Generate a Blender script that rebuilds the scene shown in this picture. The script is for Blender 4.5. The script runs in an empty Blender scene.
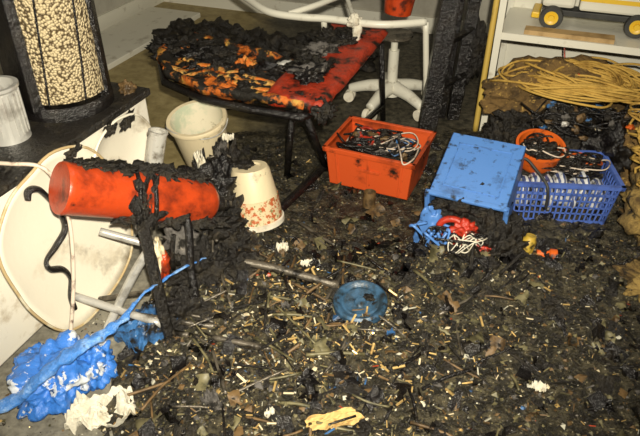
import bpy, bmesh, math, random
from mathutils import Vector, Matrix, noise, Euler
random.seed(7)
scene=bpy.context.scene
PI=math.pi
YAW=math.radians(-21)
AX=Vector((math.cos(YAW),math.sin(YAW),0)); BY=Vector((-math.sin(YAW),math.cos(YAW),0))
def R(a,b,z=0.0): return AX*a+BY*b+Vector((0,0,z))

# ------------------------------------------------------------ materials
def mat(name, col, col2=None, thr=(0.45,0.6), scale=6.0, rough=0.6, metal=0.0, bump=0.0, bscale=40.0, col3=None, thr3=(0.6,0.65), scale3=25.0, spec=0.5):
    m=bpy.data.materials.new(name); m.use_nodes=True
    nt=m.node_tree; N=nt.nodes; L=nt.links
    bs=N['Principled BSDF']
    bs.inputs['Roughness'].default_value=rough; bs.inputs['Metallic'].default_value=metal
    bs.inputs['Specular IOR Level'].default_value=spec
    tc=N.new('ShaderNodeTexCoord')
    def nz(sc,det=6):
        n=N.new('ShaderNodeTexNoise'); n.inputs['Scale'].default_value=sc; n.inputs['Detail'].default_value=det
        n.inputs['Roughness'].default_value=0.62
        L.new(tc.outputs['Object'],n.inputs['Vector']); return n
    rgb=N.new('ShaderNodeRGB'); rgb.outputs[0].default_value=(*col,1); cur=rgb.outputs[0]
    def mixin(cur,c,th,sc):
        n=nz(sc); r=N.new('ShaderNodeValToRGB'); r.color_ramp.elements[0].position=th[0]; r.color_ramp.elements[1].position=th[1]
        L.new(n.outputs['Fac'],r.inputs['Fac'])
        mx=N.new('ShaderNodeMix'); mx.data_type='RGBA'
        L.new(r.outputs['Color'],mx.inputs[0]); L.new(cur,mx.inputs[6]); mx.inputs[7].default_value=(*c,1)
        return mx.outputs[2], r
    if col2 is not None: cur,r=mixin(cur,col2,thr,scale)
    if col3 is not None: cur,_=mixin(cur,col3,thr3,scale3)
    L.new(cur,bs.inputs['Base Color'])
    if bump>0:
        n=nz(bscale,8); b=N.new('ShaderNodeBump'); b.inputs['Strength'].default_value=bump; b.inputs['Distance'].default_value=0.02
        L.new(n.outputs['Fac'],b.inputs['Height']); L.new(b.outputs['Normal'],bs.inputs['Normal'])
    return m
SOOT=(0.012,0.010,0.007)
M={}
M['char']=mat('charcoal',(0.010,0.008,0.006),(0.040,0.032,0.019),(0.5,0.72),16,0.42,0,0.9,60,(0.16,0.135,0.085),(0.65,0.71),50)
M['charshiny']=mat('charred_shiny',(0.007,0.006,0.006),(0.030,0.024,0.017),(0.5,0.8),12,0.22,0,0.6,50)
M['red']=mat('red_plastic',(0.42,0.03,0.012),SOOT,(0.52,0.62),16,0.35,0,0.3,60)
M['redmetal']=mat('red_paint',(0.46,0.05,0.009),SOOT,(0.57,0.64),6,0.33,0,0.15,50,(0.14,0.018,0.006),(0.46,0.68),13)
M['crate']=mat('orange_red_plastic',(0.60,0.085,0.018),(0.12,0.02,0.008),(0.52,0.72),7,0.38,0,0.05,60,SOOT,(0.60,0.70),14)
M['orange']=mat('orange_plastic',(0.62,0.11,0.012),SOOT,(0.54,0.64),14,0.4)
M['blue']=mat('blue_plastic',(0.085,0.22,0.56),(0.03,0.06,0.14),(0.54,0.76),9,0.33,0,0.05,60,(0.02,0.025,0.03),(0.57,0.68),22)
M['bluedk']=mat('blue_plastic_sooty',(0.04,0.14,0.34),SOOT,(0.42,0.58),16,0.4,0,0.2,60)
M['bluelid']=mat('blue_lid_plastic',(0.04,0.10,0.18),(0.02,0.04,0.06),(0.45,0.62),22,0.35,0,0.2,60,SOOT,(0.56,0.66),30)
M['basket']=mat('blue_basket_plastic',(0.08,0.15,0.50),(0.02,0.03,0.09),(0.52,0.72),10,0.4)
M['tarp']=mat('blue_polythene',(0.06,0.22,0.62),(0.28,0.48,0.82),(0.5,0.68),18,0.22,0,0.8,45,(0.01,0.02,0.05),(0.60,0.68),16)
M['bag']=mat('printed_carrier_bag',(0.04,0.18,0.60),(0.62,0.66,0.70),(0.55,0.58),14,0.25,0,0.5,30,(0.02,0.05,0.14),(0.62,0.68),30)
M['cream']=mat('cream_plastic',(0.68,0.58,0.38),(0.10,0.07,0.03),(0.60,0.72),8,0.45,0,0.1,40,SOOT,(0.64,0.68),11)
M['white']=mat('white_plastic',(0.78,0.73,0.60),(0.16,0.12,0.07),(0.58,0.76),6,0.4,0,0.05,40,(0.42,0.33,0.2),(0.55,0.8),4)
M['whitesooty']=mat('white_enamel_scorched',(0.76,0.72,0.62),(0.03,0.025,0.02),(0.57,0.67),3.5,0.4,0,0.05,40,(0.36,0.27,0.15),(0.56,0.75),9)
M['whitemetal']=mat('white_painted_metal',(0.70,0.68,0.58),(0.25,0.20,0.13),(0.58,0.8),9,0.4)
M['cablew']=mat('white_cable',(0.60,0.50,0.40),(0.10,0.06,0.04),(0.50,0.62),25,0.5)
M['tan']=mat('tan_edge',(0.46,0.34,0.17),(0.6,0.55,0.4),(0.5,0.65),14,0.6)
M['greenish']=mat('pale_green_liner',(0.50,0.55,0.40),(0.74,0.68,0.52),(0.4,0.52),7,0.5,0,0,40,(0.25,0.2,0.1),(0.62,0.7),10)
M['chrome']=mat('chrome',(0.66,0.64,0.58),(0.20,0.17,0.13),(0.5,0.66),24,0.22,0.45,0.1,40)
M['steel']=mat('steel',(0.55,0.54,0.50),(0.20,0.18,0.15),(0.5,0.7),12,0.28,0.35)
M['darksteel']=mat('dark_steel',(0.15,0.13,0.10),SOOT,(0.48,0.63),15,0.28,0.4,0.3,60)
M['ochre']=mat('ochre_rope',(0.56,0.35,0.07),(0.26,0.14,0.02),(0.50,0.70),10,0.7,0,0.5,120)
M['ochredk']=mat('brown_hessian',(0.17,0.10,0.03),(0.05,0.03,0.012),(0.45,0.65),8,0.9,0,0.8,70,(0.44,0.28,0.07),(0.57,0.65),40)
M['sack']=mat('ochre_hessian',(0.36,0.24,0.07),(0.10,0.06,0.02),(0.43,0.60),9,0.9,0,0.9,60,SOOT,(0.56,0.64),14)
M['yellow']=mat('yellow_plastic',(0.75,0.48,0.03),(0.4,0.2,0.02),(0.6,0.8),10,0.4)
M['dullyellow']=mat('sooty_yellow_tin',(0.46,0.31,0.04),SOOT,(0.52,0.64),18,0.45)
M['ypole']=mat('yellow_wood_pole',(0.55,0.38,0.08),(0.1,0.06,0.02),(0.58,0.7),6,0.5)
M['wood']=mat('pale_wood',(0.45,0.30,0.13),(0.25,0.15,0.05),(0.5,0.7),9,0.6)
M['bench']=mat('burnt_vinyl',(0.38,0.035,0.012),SOOT,(0.50,0.60),8,0.38,0,0.5,40)
M['foam']=mat('burnt_foam',(0.62,0.15,0.015),(0.62,0.36,0.07),(0.5,0.62),9,0.6,0,0.9,30,SOOT,(0.42,0.49),11)
M['foamorange']=mat('scorched_orange_foam',(0.68,0.17,0.015),(0.68,0.42,0.11),(0.45,0.6),14,0.5,0,0.9,40,SOOT,(0.53,0.59),16)  # orange and yellow foam, less charred than the tray foam
M['ash']=mat('grey_ash',(0.12,0.11,0.10),(0.35,0.31,0.26),(0.55,0.7),12,0.9,0,0.8,50,SOOT,(0.5,0.6),18)
M['paper']=mat('white_paper',(0.70,0.66,0.54),(0.4,0.33,0.2),(0.55,0.75),14,0.8,0,0.5,30)
M['ypaper']=mat('yellowed_paper',(0.55,0.38,0.14),(0.25,0.14,0.04),(0.5,0.65),16,0.8,0,0.4,30)
M['tyre']=mat('black_rubber',(0.02,0.02,0.02),(0.04,0.04,0.035),(0.4,0.6),10,0.6)
M['wall']=mat('painted_wall',(0.46,0.44,0.37),(0.20,0.18,0.14),(0.45,0.75),1.5,0.8,0,0.1,20)
M['ceil']=mat('ceiling_paint',(0.4,0.38,0.33),(0.2,0.18,0.15),(0.5,0.8),1.5,0.9)
M['brown']=mat('brown_bits',(0.15,0.09,0.035),(0.05,0.03,0.012),(0.45,0.6),20,0.5,0,0.3,60)
M['olive']=mat('olive_bits',(0.16,0.14,0.07),(0.05,0.045,0.02),(0.45,0.6),20,0.5)
M['gold']=mat('tarnished_brass',(0.58,0.40,0.15),(0.22,0.14,0.05),(0.5,0.7),20,0.28,0.35)
M['glass']=mat('pale_shards',(0.50,0.48,0.38),(0.2,0.2,0.15),(0.5,0.7),20,0.15)

def floor_mat():
    m=bpy.data.materials.new('sooty_concrete_floor'); m.use_nodes=True
    nt=m.node_tree;N=nt.nodes;L=nt.links;bs=N['Principled BSDF']
    tc=N.new('ShaderNodeTexCoord')
    def nz(sc,det=7,dist=0):
        n=N.new('ShaderNodeTexNoise'); n.inputs['Scale'].default_value=sc; n.inputs['Detail'].default_value=det; n.inputs['Roughness'].default_value=0.65
        n.inputs['Distortion'].default_value=dist
        L.new(tc.outputs['Object'],n.inputs['Vector']); return n.outputs['Fac']
    def ramp(f,a,b,ca,cb):
        r=N.new('ShaderNodeValToRGB'); e=r.color_ramp.elements; e[0].position=a;e[1].position=b;e[0].color=(*ca,1);e[1].color=(*cb,1)
        L.new(f,r.inputs['Fac']); return r.outputs['Color']
    def mix(f,a,b):
        mx=N.new('ShaderNodeMix'); mx.data_type='RGBA'; L.new(f,mx.inputs[0]); L.new(a,mx.inputs[6]); L.new(b,mx.inputs[7]); return mx.outputs[2]
    con=ramp(nz(30),0.35,0.7,(0.13,0.12,0.095),(0.30,0.28,0.22))
    olive=ramp(nz(14),0.35,0.7,(0.24,0.185,0.075),(0.42,0.34,0.16))
    soot=ramp(nz(26),0.38,0.72,(0.018,0.016,0.010),(0.12,0.105,0.07))
    sep=N.new('ShaderNodeSeparateXYZ'); L.new(tc.outputs['Object'],sep.inputs[0])
    def mr(src,a,b,noise_amt,sc):
        ad=N.new('ShaderNodeMath'); ad.operation='MULTIPLY_ADD'; L.new(nz(sc),ad.inputs[0]); ad.inputs[1].default_value=noise_amt; L.new(src,ad.inputs[2])
        r=N.new('ShaderNodeMapRange'); r.interpolation_type='SMOOTHSTEP'; r.inputs['From Min'].default_value=a; r.inputs['From Max'].default_value=b
        L.new(ad.outputs[0],r.inputs['Value']); return r.outputs['Result']
    base=mix(mr(sep.outputs['Y'],2.3,2.8,0.3,3),con,olive)
    left=mr(sep.outputs['X'],-0.40,0.0,0.5,4)
    out=mix(left,base,soot)
    L.new(out,bs.inputs['Base Color']); bs.inputs['Roughness'].default_value=0.6
    b=N.new('ShaderNodeBump'); b.inputs['Strength'].default_value=0.5; b.inputs['Distance'].default_value=0.01
    L.new(nz(50),b.inputs['Height']); L.new(b.outputs['Normal'],bs.inputs['Normal'])
    return m
M['floor']=floor_mat()
M['bed']=mat('charred_debris_bed',(0.015,0.013,0.008),(0.085,0.072,0.042),(0.45,0.62),22,0.38,0,1.0,80,(0.32,0.27,0.16),(0.61,0.67),70)

def pattern_mat(name,base,ink,ink2=None,scale=6,dist=6,pos=0.55,soot=(0.62,0.7)):
    m=bpy.data.materials.new(name); m.use_nodes=True
    nt=m.node_tree;N=nt.nodes;L=nt.links;bs=N['Principled BSDF']
    tc=N.new('ShaderNodeTexCoord'); w=N.new('ShaderNodeTexWave'); w.inputs['Scale'].default_value=scale; w.inputs['Distortion'].default_value=dist; w.inputs['Detail'].default_value=2
    L.new(tc.outputs['Object'],w.inputs['Vector'])
    r=N.new('ShaderNodeValToRGB'); e=r.color_ramp.elements; e[0].position=pos; e[1].position=pos+0.06; e[0].color=(*base,1); e[1].color=(*ink,1)
    if ink2:
        k=e.new(min(0.98,pos+0.3)); k.color=(*ink2,1)
    L.new(w.outputs['Fac'],r.inputs['Fac'])
    n=N.new('ShaderNodeTexNoise'); n.inputs['Scale'].default_value=28; n.inputs['Detail'].default_value=5; L.new(tc.outputs['Object'],n.inputs['Vector'])
    sr=N.new('ShaderNodeValToRGB'); sr.color_ramp.elements[0].position=soot[0]; sr.color_ramp.elements[1].position=soot[1]; L.new(n.outputs['Fac'],sr.inputs['Fac'])
    mx=N.new('ShaderNodeMix'); mx.data_type='RGBA'; L.new(sr.outputs['Color'],mx.inputs[0]); L.new(r.outputs['Color'],mx.inputs[6]); mx.inputs[7].default_value=(.02,.017,.012,1)
    L.new(mx.outputs[2],bs.inputs['Base Color']); bs.inputs['Roughness'].default_value=0.35
    return m
M['label']=mat('printed_label',(0.68,0.55,0.34),(0.48,0.12,0.04),(0.50,0.54),45,0.4,0,0,40,(0.22,0.24,0.10),(0.58,0.62),60)
M['stripe']=pattern_mat('striped_cloth',(0.50,0.51,0.52),(0.05,0.07,0.17),None,14,3,0.5,(0.52,0.62))
def speckle_mat():
    m=bpy.data.materials.new('beige_pellets_in_mesh'); m.use_nodes=True
    nt=m.node_tree;N=nt.nodes;L=nt.links;bs=N['Principled BSDF']
    tc=N.new('ShaderNodeTexCoord'); v=N.new('ShaderNodeTexVoronoi'); v.inputs['Scale'].default_value=110
    L.new(tc.outputs['Object'],v.inputs['Vector'])
    r=N.new('ShaderNodeValToRGB'); e=r.color_ramp.elements; e[0].position=0.45;e[1].position=0.72; e[0].color=(0.60,0.49,0.29,1); e[1].color=(0.09,0.06,0.025,1)
    L.new(v.outputs['Distance'],r.inputs['Fac']); L.new(r.outputs['Color'],bs.inputs['Base Color']); bs.inputs['Roughness'].default_value=0.6
    b=N.new('ShaderNodeBump'); b.inputs['Strength'].default_value=1; b.inputs['Distance'].default_value=0.01; b.invert=True
    L.new(v.outputs['Distance'],b.inputs['Height']); L.new(b.outputs['Normal'],bs.inputs['Normal'])
    return m
M['speckle']=speckle_mat()

# ------------------------------------------------------------ mesh helpers
def group(name):
    e=bpy.data.objects.new(name,None); scene.collection.objects.link(e); e.empty_display_size=0.1; return e
def obj(name,verts,faces,m,parent=None,smooth=False,mats=None,fm=None,bevel=0):
    me=bpy.data.meshes.new(name); me.from_pydata([tuple(v) for v in verts],[],faces); me.update()
    if mats:
        for x in mats: me.materials.append(x)
        if fm: me.polygons.foreach_set('material_index',fm)
    else: me.materials.append(m)
    if smooth: me.polygons.foreach_set('use_smooth',[True]*len(me.polygons))
    o=bpy.data.objects.new(name,me); scene.collection.objects.link(o)
    if parent: o.parent=parent
    if bevel>0:
        md=o.modifiers.new('bev','BEVEL'); md.width=bevel; md.segments=2; md.limit_method='ANGLE'
    return o
BF=[(0,3,2,1),(4,5,6,7),(0,1,5,4),(1,2,6,5),(2,3,7,6),(3,0,4,7)]
def box_v(x0,x1,y0,y1,z0,z1,mtx=None):
    v=[Vector(p) for p in [(x0,y0,z0),(x1,y0,z0),(x1,y1,z0),(x0,y1,z0),(x0,y0,z1),(x1,y0,z1),(x1,y1,z1),(x0,y1,z1)]]
    return [mtx@p for p in v] if mtx else v
class MB:
    def __init__(s): s.v=[];s.f=[];s.m=[]
    def add(s,v,f,mi=0):
        n=len(s.v); s.v+=list(v); s.f+=[tuple(i+n for i in q) for q in f]; s.m+=[mi]*len(f)
    def box(s,x0,x1,y0,y1,z0,z1,mtx=None,mi=0): s.add(box_v(x0,x1,y0,y1,z0,z1,mtx),BF,mi)
    def make(s,name,mats,parent=None,**k):
        if not isinstance(mats,list): mats=[mats]
        return obj(name,s.v,s.f,None,parent,mats=mats,fm=s.m,**k)
def tube_vf(pts,r,seg=10,cap=True,flat=1.0):
    pts=[Vector(p) for p in pts]; n=len(pts)
    rs=r if isinstance(r,(list,tuple)) else [r]*n
    V=[];F=[]; up=None
    for i,p in enumerate(pts):
        t=(pts[min(i+1,n-1)]-pts[max(i-1,0)]).normalized()
        if up is None:
            up=t.orthogonal().normalized()
            if flat!=1.0:
                c=Vector((0,0,1)); up=(c-t*c.dot(t)).normalized() if abs(t.z)<0.99 else up
        else: up=(up-t*up.dot(t)).normalized()
        s=t.cross(up)
        for k in range(seg):
            a=2*PI*k/seg; V.append(p+up*math.cos(a)*rs[i]*flat+s*math.sin(a)*rs[i])
    for i in range(n-1):
        for k in range(seg):
            a=i*seg+k;b=i*seg+(k+1)%seg; F.append((a,b,b+seg,a+seg))
    if cap: F.append(tuple(range(seg-1,-1,-1))); F.append(tuple((n-1)*seg+k for k in range(seg)))
    return V,F
def spline(pts,res=8):
    pts=[Vector(p) for p in pts]; out=[]
    for i in range(len(pts)-1):
        p0=pts[max(i-1,0)];p1=pts[i];p2=pts[i+1];p3=pts[min(i+2,len(pts)-1)]
        for k in range(res):
            t=k/res
            out.append(0.5*((2*p1)+(p2-p0)*t+(2*p0-5*p1+4*p2-p3)*t*t+(3*p1-p0-3*p2+p3)*t**3))
    out.append(pts[-1]); return out
def tube(name,pts,r,m,parent=None,sm=True,seg=10,flat=1.0,res=8):
    P=spline(pts,res) if sm else pts
    V,F=tube_vf(P,r,seg,True,flat); return obj(name,V,F,m,parent,smooth=True)
def frame(loc,axis=(0,0,1)):
    q=Vector((0,0,1)).rotation_difference(Vector(axis).normalized()); return Matrix.Translation(Vector(loc))@q.to_matrix().to_4x4()
def lathe_vf(prof,mtx,seg=40):
    V=[];F=[]
    for r,z in prof:
        for k in range(seg):
            a=2*PI*k/seg; V.append(mtx@Vector((r*math.cos(a),r*math.sin(a),z)))
    for i in range(len(prof)-1):
        for k in range(seg):
            a=i*seg+k;b=i*seg+(k+1)%seg;F.append((a,b,b+seg,a+seg))
    return V,F
def lathe(name,prof,mtx,m,parent=None,seg=40,smooth=True):
    V,F=lathe_vf(prof,mtx,seg); o=obj(name,V,F,m,parent,smooth=smooth)
    o.modifiers.new('es','EDGE_SPLIT').split_angle=math.radians(40); return o
def lump(name,loc,size,m,parent=None,amp=0.35,freq=3.0,sub=4,seed=0,ridge=False,minz=None):
    bm=bmesh.new(); bmesh.ops.create_icosphere(bm,subdivisions=sub,radius=1)
    off=Vector((seed*7.3,seed*3.1,seed*1.7))
    for v in bm.verts:
        p=v.co.copy(); n=noise.fractal(p*freq*0.5+off,0.9,2.1,5)
        if ridge: n=0.5-abs(noise.noise(p*freq+off))*1.6-abs(noise.noise(p*freq*2.3+off))*0.7
        q=p*(1+amp*n); v.co=Vector((q.x*size[0],q.y*size[1],q.z*size[2]))+Vector(loc)
        if minz is not None and v.co.z<minz: v.co.z=minz
    me=bpy.data.meshes.new(name); bm.to_mesh(me); bm.free(); me.materials.append(m)
    if not ridge: me.polygons.foreach_set('use_smooth',[True]*len(me.polygons))
    o=bpy.data.objects.new(name,me); scene.collection.objects.link(o)
    if parent:o.parent=parent
    return o

# ------------------------------------------------------------ room
def room_box(name,a0,a1,b0,b1,z0,z1,m,parent=None,bevel=0):
    pts=[R(a0,b0,z0),R(a1,b0,z0),R(a1,b1,z0),R(a0,b1,z0),R(a0,b0,z1),R(a1,b0,z1),R(a1,b1,z1),R(a0,b1,z1)]
    return obj(name,pts,BF,m,parent,bevel=bevel)
A0,A1,B0,B1,HC=-3.3,1.75,-1.2,4.75,2.5
fl=room_box('floor',A0-.1,A1+.1,B0-.1,B1+.1,-0.1,0,M['floor'])
room_box('ceiling',A0-.1,A1+.1,B0-.1,B1+.1,HC,HC+.1,M['ceil'])
room_box('wall_back',A0-.1,A1+.1,B1,B1+.1,0,HC,M['wall'])
room_box('wall_front',A0-.1,A1+.1,B0-.1,B0,0,HC,M['wall'])
room_box('wall_left',A0-.1,A0,B0,B1,0,HC,M['wall'])
room_box('wall_right',A1,A1+.1,B0,B1,0,HC,M['wall'])
room_box('baseboard_back',A0+.02,A1,B1-.025,B1,0,0.12,M['whitemetal'])
room_box('baseboard_left',A0,A0+.025,B0,B1-.03,0,0.12,M['whitemetal'])

# ------------------------------------------------------------ debris bed terrain
FD=group('floor_debris')
def ss(x,a,b):
    t=max(0,min(1,(x-a)/(b-a))); return t*t*(3-2*t)
BUMPS=[(-.42,2.02,.13,.17),(-.40,1.72,.06,.16),(.45,1.86,.08,.15),(.66,1.92,.07,.17),(1.3,2.75,.14,.3),(-.1,1.50,.035,.25),(.3,1.3,.02,.4),(-.25,2.55,.03,.2),(.95,1.95,.02,.2),(-.2,1.75,.04,.15)]
def edge_noise(x,y): return noise.fractal(Vector((x*2.2,y*2.2,3.3)),1,2,4)*0.18
def mask(x,y):
    e=edge_noise(x,y)
    return ss(x+e,-.66,-.45)*(1-ss(x,1.65,1.8))*(1-ss(y+e,2.95,3.3))*ss(y,.75,.9)
def th(x,y):
    m=mask(x,y)
    if m<=0: return -0.004
    h=0.012+0.024*max(0,noise.fractal(Vector((x*5,y*5,0)),.8,2.1,5)+.3)+0.012*noise.noise(Vector((x*24,y*24,1)))+.007*noise.noise(Vector((x*60,y*60,1)))
    clear=ss(y,1.95,2.1)*(1-ss(x,.35,.5))*ss(x,-.2,.0)
    h*=1-.8*clear
    for bx,by,bh,br in BUMPS: h+=bh*math.exp(-((x-bx)**2+(y-by)**2)/(br*br))*(1+.5*noise.noise(Vector((x*9,y*9,5))))
    return m*h-0.004*(1-m)
st=0.011; xs=int((1.8+.95)/st); ys=int((3.4-.75)/st)
V=[];F=[];keep=[]
for j in range(ys+1):
    for i in range(xs+1):
        x=-.95+i*st;y=.75+j*st; V.append((x,y,th(x,y))); keep.append(V[-1][2]>-.0039)
for j in range(ys):
    for i in range(xs):
        a=j*(xs+1)+i; q=(a,a+1,a+xs+2,a+xs+1)
        if any(keep[k] for k in q) and Vector(V[a]).dot(AX)<A1-.05: F.append(q)
obj('debris_bed',V,F,M['bed'],FD,smooth=True)

def rnd(a,b): return random.uniform(a,b)
def scatter(name,n,region,kinds,mats,weights,size,lift=0.0):
    mb=MB()
    idx=list(range(len(mats)))
    for _ in range(n):
        x,y=region(); z=max(th(x,y),0)+lift
        mi=random.choices(idx,weights)[0]; k=random.choice(kinds); s=rnd(*size)*random.choice((.5,.7,.9,1,1.7))
        rot=Euler((rnd(-.5,.5),rnd(-.5,.5),rnd(0,2*PI))).to_matrix().to_4x4(); mt=Matrix.Translation((x,y,z+s*.15))@rot
        if k=='stick':
            w=s*.13; mb.box(-s,s,-w,w,-w,w,mt,mi)
        elif k=='casing':
            r_=s*.22; l=s; vs=[]
            for xx in (-l,l):
                for q in range(6): vs.append(mt@Vector((xx,r_*math.cos(q*PI/3),r_*math.sin(q*PI/3)+r_)))
            mb.add(vs,[(q,(q+1)%6,6+(q+1)%6,6+q) for q in range(6)]+[(5,4,3,2,1,0),(6,7,8,9,10,11)],mi)
        elif k=='chip':
            pts=[]; m_=random.randint(4,6)
            for q in range(m_):
                a=2*PI*q/m_+rnd(-.3,.3); pts.append(mt@Vector((math.cos(a)*s*rnd(.5,1),math.sin(a)*s*rnd(.4,.8),rnd(-.2,.2)*s)))
            c=mt@Vector((0,0,s*rnd(0,.3)))
            mb.add(pts+[c],[(q,(q+1)%m_,m_) for q in range(m_)],mi)
        elif k=='rock':
            vs=[mt@(Vector(p)*s*rnd(.4,.85)) for p in [(1,0,0),(-1,0,0),(0,1,0),(0,-1,0),(0,0,.8),(0,0,-.6)]]
            mb.add(vs,[(0,2,4),(2,1,4),(1,3,4),(3,0,4),(2,0,5),(1,2,5),(3,1,5),(0,3,5)],mi)
    return mb.make(name,mats,FD)
def reg_main():
    while True:
        x=rnd(-.9,1.6); y=rnd(.95,2.9)
        if random.random()<mask(x,y)*(1.0 if y<2.1 else .35): return x,y
def reg_near():
    while True:
        x=random.gauss(-.08,.42); y=random.gauss(1.50,.28)
        if random.random()<mask(x,y) and .95<y<2.2: return x,y
def reg_case():
    while True:
        x=random.gauss(.08,.38); y=random.gauss(1.6,.24)
        if random.random()<mask(x,y) and .95<y<2.2: return x,y
def reg_left():
    while True:
        x=rnd(-1.0,-.4); y=rnd(1.05,1.7)
        if x>-1.47/.934+y*.383+.05: return x,y
DM=[M['char'],M['brown'],M['olive'],M['ash'],M['cream'],M['ypaper'],M['gold'],M['glass'],M['bluedk'],M['redmetal']]
scatter('charred_rubble',12000,reg_main,['chip','rock','stick','rock'],DM,[50,14,18,7,1.0,.7,1.2,1.4,.5,.3],(.004,.011))
scatter('charred_chunks',900,reg_main,['chip','rock','rock'],DM,[74,10,12,6,.2,.2,.1,.3,.3,.3],(.012,.020))
scatter('spilled_small_parts',4200,reg_near,['stick','stick','chip','rock'],DM,[24,12,24,12,5,4,6,7,1,.5],(.003,.010),.004)
scatter('brass_casings',380,reg_case,['casing'],[M['gold'],M['cream'],M['ypaper'],M['brown']],[6,.8,2,4],(.007,.013),.006)
scatter('floor_grit',700,reg_left,['chip','rock'],DM,[40,12,12,10,2,1,1,2,1,.3],(.003,.009))
mb=MB()
for _ in range(520):
    x,y=reg_main(); s=rnd(.015,.045); z=max(th(x,y),0)+s*.25
    mt=Matrix.Translation((x,y,z))@Euler((rnd(-.8,.8),rnd(-.8,.8),rnd(0,6.3))).to_matrix().to_4x4(); n=5; sd=rnd(0,99); asp=rnd(.3,.9)
    vs=[mt@Vector(((i/(n-1)-.5)*2*s,(j/(n-1)-.5)*2*s*asp,noise.noise(Vector((i*.7,j*.7,sd)))*s*1.1)) for j in range(n) for i in range(n)]
    mb.add(vs,[(j*n+i,j*n+i+1,(j+1)*n+i+1,(j+1)*n+i) for j in range(n-1) for i in range(n-1)],random.choices([0,1,2,3],[60,22,14,4])[0])
mb.make('charred_flakes',[M['charshiny'],M['char'],M['olive'],M['brown']],FD,smooth=True)
for i in range(110):
    x,y=reg_near(); a=rnd(0,PI); l=rnd(.03,.11); z=max(th(x,y),0)+.012; dd=Vector((math.cos(a)*l,math.sin(a)*l,rnd(-.01,.02))); c=Vector((x,y,z))
    tube('rod_%d'%i,[c-dd,c+Vector((rnd(-.01,.01),rnd(-.01,.01),.004)),c+dd],rnd(.0025,.006),random.choice([M['darksteel'],M['charshiny'],M['char'],M['brown'],M['olive']]),FD,seg=6,res=3)

def scrap(name,x,y,w,h,m,amp=.02,rot=0,z=None,sd=1,nn=16,parent=None):
    if z is None: z=max(th(x,y),0)+.015
    mt=Matrix.Translation((x,y,z))@Matrix.Rotation(rot,4,'Z'); vs=[];fs=[]
    for j in range(nn):
        for i in range(nn):
            u=i/(nn-1)*2-1;v=j/(nn-1)*2-1
            a=math.atan2(v,u); rr=1-.25*noise.noise(Vector((math.cos(a)*1.5,math.sin(a)*1.5,sd)))
            sq=max(abs(u),abs(v)); d=math.hypot(u,v) or 1
            k=(sq/d*.6+.4)*rr
            zz=amp*(noise.noise(Vector((u*2.2,v*2.2,sd)))+.6*abs(noise.noise(Vector((u*5,v*5,sd+4)))))
            vs.append(mt@Vector((u*k*w/2,v*k*h/2,zz)))
    for j in range(nn-1):
        for i in range(nn-1):
            q=j*nn+i; fs.append((q,q+1,q+nn+1,q+nn))
    o=obj(name,vs,fs,m,parent); md=o.modifiers.new('s','SOLIDIFY'); md.thickness=.0015; return o
for i,a_ in enumerate([(.04,1.17,.17,.06,'ypaper',.02,.2),(.69,1.31,.03,.045,'paper',.03,.9),(-.15,2.0,.05,.04,'paper',.03,.3),(-.05,1.92,.05,.03,'paper',.02,.3),
  (-.33,1.24,.04,.08,'ash',.04,.8),(.24,1.52,.03,.02,'bluedk',.02,.4),(-.15,1.20,.03,.02,'paper',.03,.8),(-.12,1.62,.03,.03,'ash',.02,.5)]):
    scrap('scrap_%d'%i,a_[0],a_[1],a_[2],a_[3],M[a_[4]],a_[5],a_[6],sd=i+2,parent=FD)
scrap('crumpled_white_cloth',-.66,1.235,.22,.12,M['paper'],.06,.35,z=.02,sd=9,nn=40)
scrap('blue_rag',-.60,1.58,.22,.17,M['bluedk'],.09,.6,z=.03,sd=12,nn=30)

# ------------------------------------------------------------ scorched cabinet
g=group('scorched_cabinet')
AF=-1.47
room_box('carcass',AF-.62,AF,.30,1.91,.03,.57,M['whitesooty'],g,.008)
room_box('plinth',AF-.58,AF-.03,.34,1.87,0,.03,M['tyre'],g)
room_box('charred_worktop',AF-.64,AF+.012,.28,1.93,.57,.60,M['char'],g,.006)
# ------------------------------------------------------------ mesh heater
g=group('mesh_sided_heater')
c=R(-1.672,1.70,.60)
fr=frame(c)
lathe('inner_drum',[(0,.06),(.155,.06),(.155,.5),(0,.5)],fr,M['speckle'],g)
lathe('base_ring',[(0,.0),(.172,0),(.172,.03),(.16,.045),(0,.045)],fr,M['charshiny'],g)
lathe('top_ring',[(0,.56),(.175,.56),(.178,.47),(.165,.43),(.15,.43)],fr,M['charshiny'],g)
lathe('lid',[(0,.60),(.12,.59),(.14,.56),(0,.56)],fr,M['brown'],g)
for k,(a,hw) in enumerate([(-2.30,.085),(.15,.035),(1.1,.03),(1.9,.03),(2.7,.03)]):
    mb=MB(); mb.box(.12,.166,-hw,hw,.03,.5,fr@Matrix.Rotation(a,4,'Z')); mb.make('strap_%d'%k,M['charshiny'],g,bevel=.006)
for k,a in enumerate((-1.55,-.75)):
    s_=Vector((math.cos(a),math.sin(a),0)); s2=Vector((math.cos(a+.25),math.sin(a+.25),0))
    tube('guard_wire_%d'%k,[c+s_*.159+Vector((0,0,.05)),c+(s_+s2).normalized()*.160+Vector((0,0,.25)),c+s2*.159+Vector((0,0,.45))],.004,M['charshiny'],g)
g=group('ribbed_steel_pot'); fr=frame(R(-1.67,1.405,.60))
lathe('body',[(0,0),(.07,0),(.066,.03),(.062,.17),(.075,.18),(.075,.19),(.06,.19),(.058,.02),(0,.02)],fr,M['steel'],g)
mb=MB()
for k in range(22): mb.box(.063,.070,-.003,.003,.02,.165,fr@Matrix.Rotation(2*PI*k/22,4,'Z'))
mb.make('ribs',M['steel'],g)
g=group('charred_remains')
lump('crust_a',R(-1.98,1.40,.62),(.08,.22,.05),M['char'],g,.5,5,4,1,minz=.6)
lump('crust_b',R(-1.6,1.10,.61),(.14,.17,.025),M['char'],g,.5,6,4,2,minz=.6)
lump('crust_c',R(-1.52,1.87,.61),(.03,.03,.03),M['brown'],g,.5,6,4,3,minz=.6)
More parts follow.
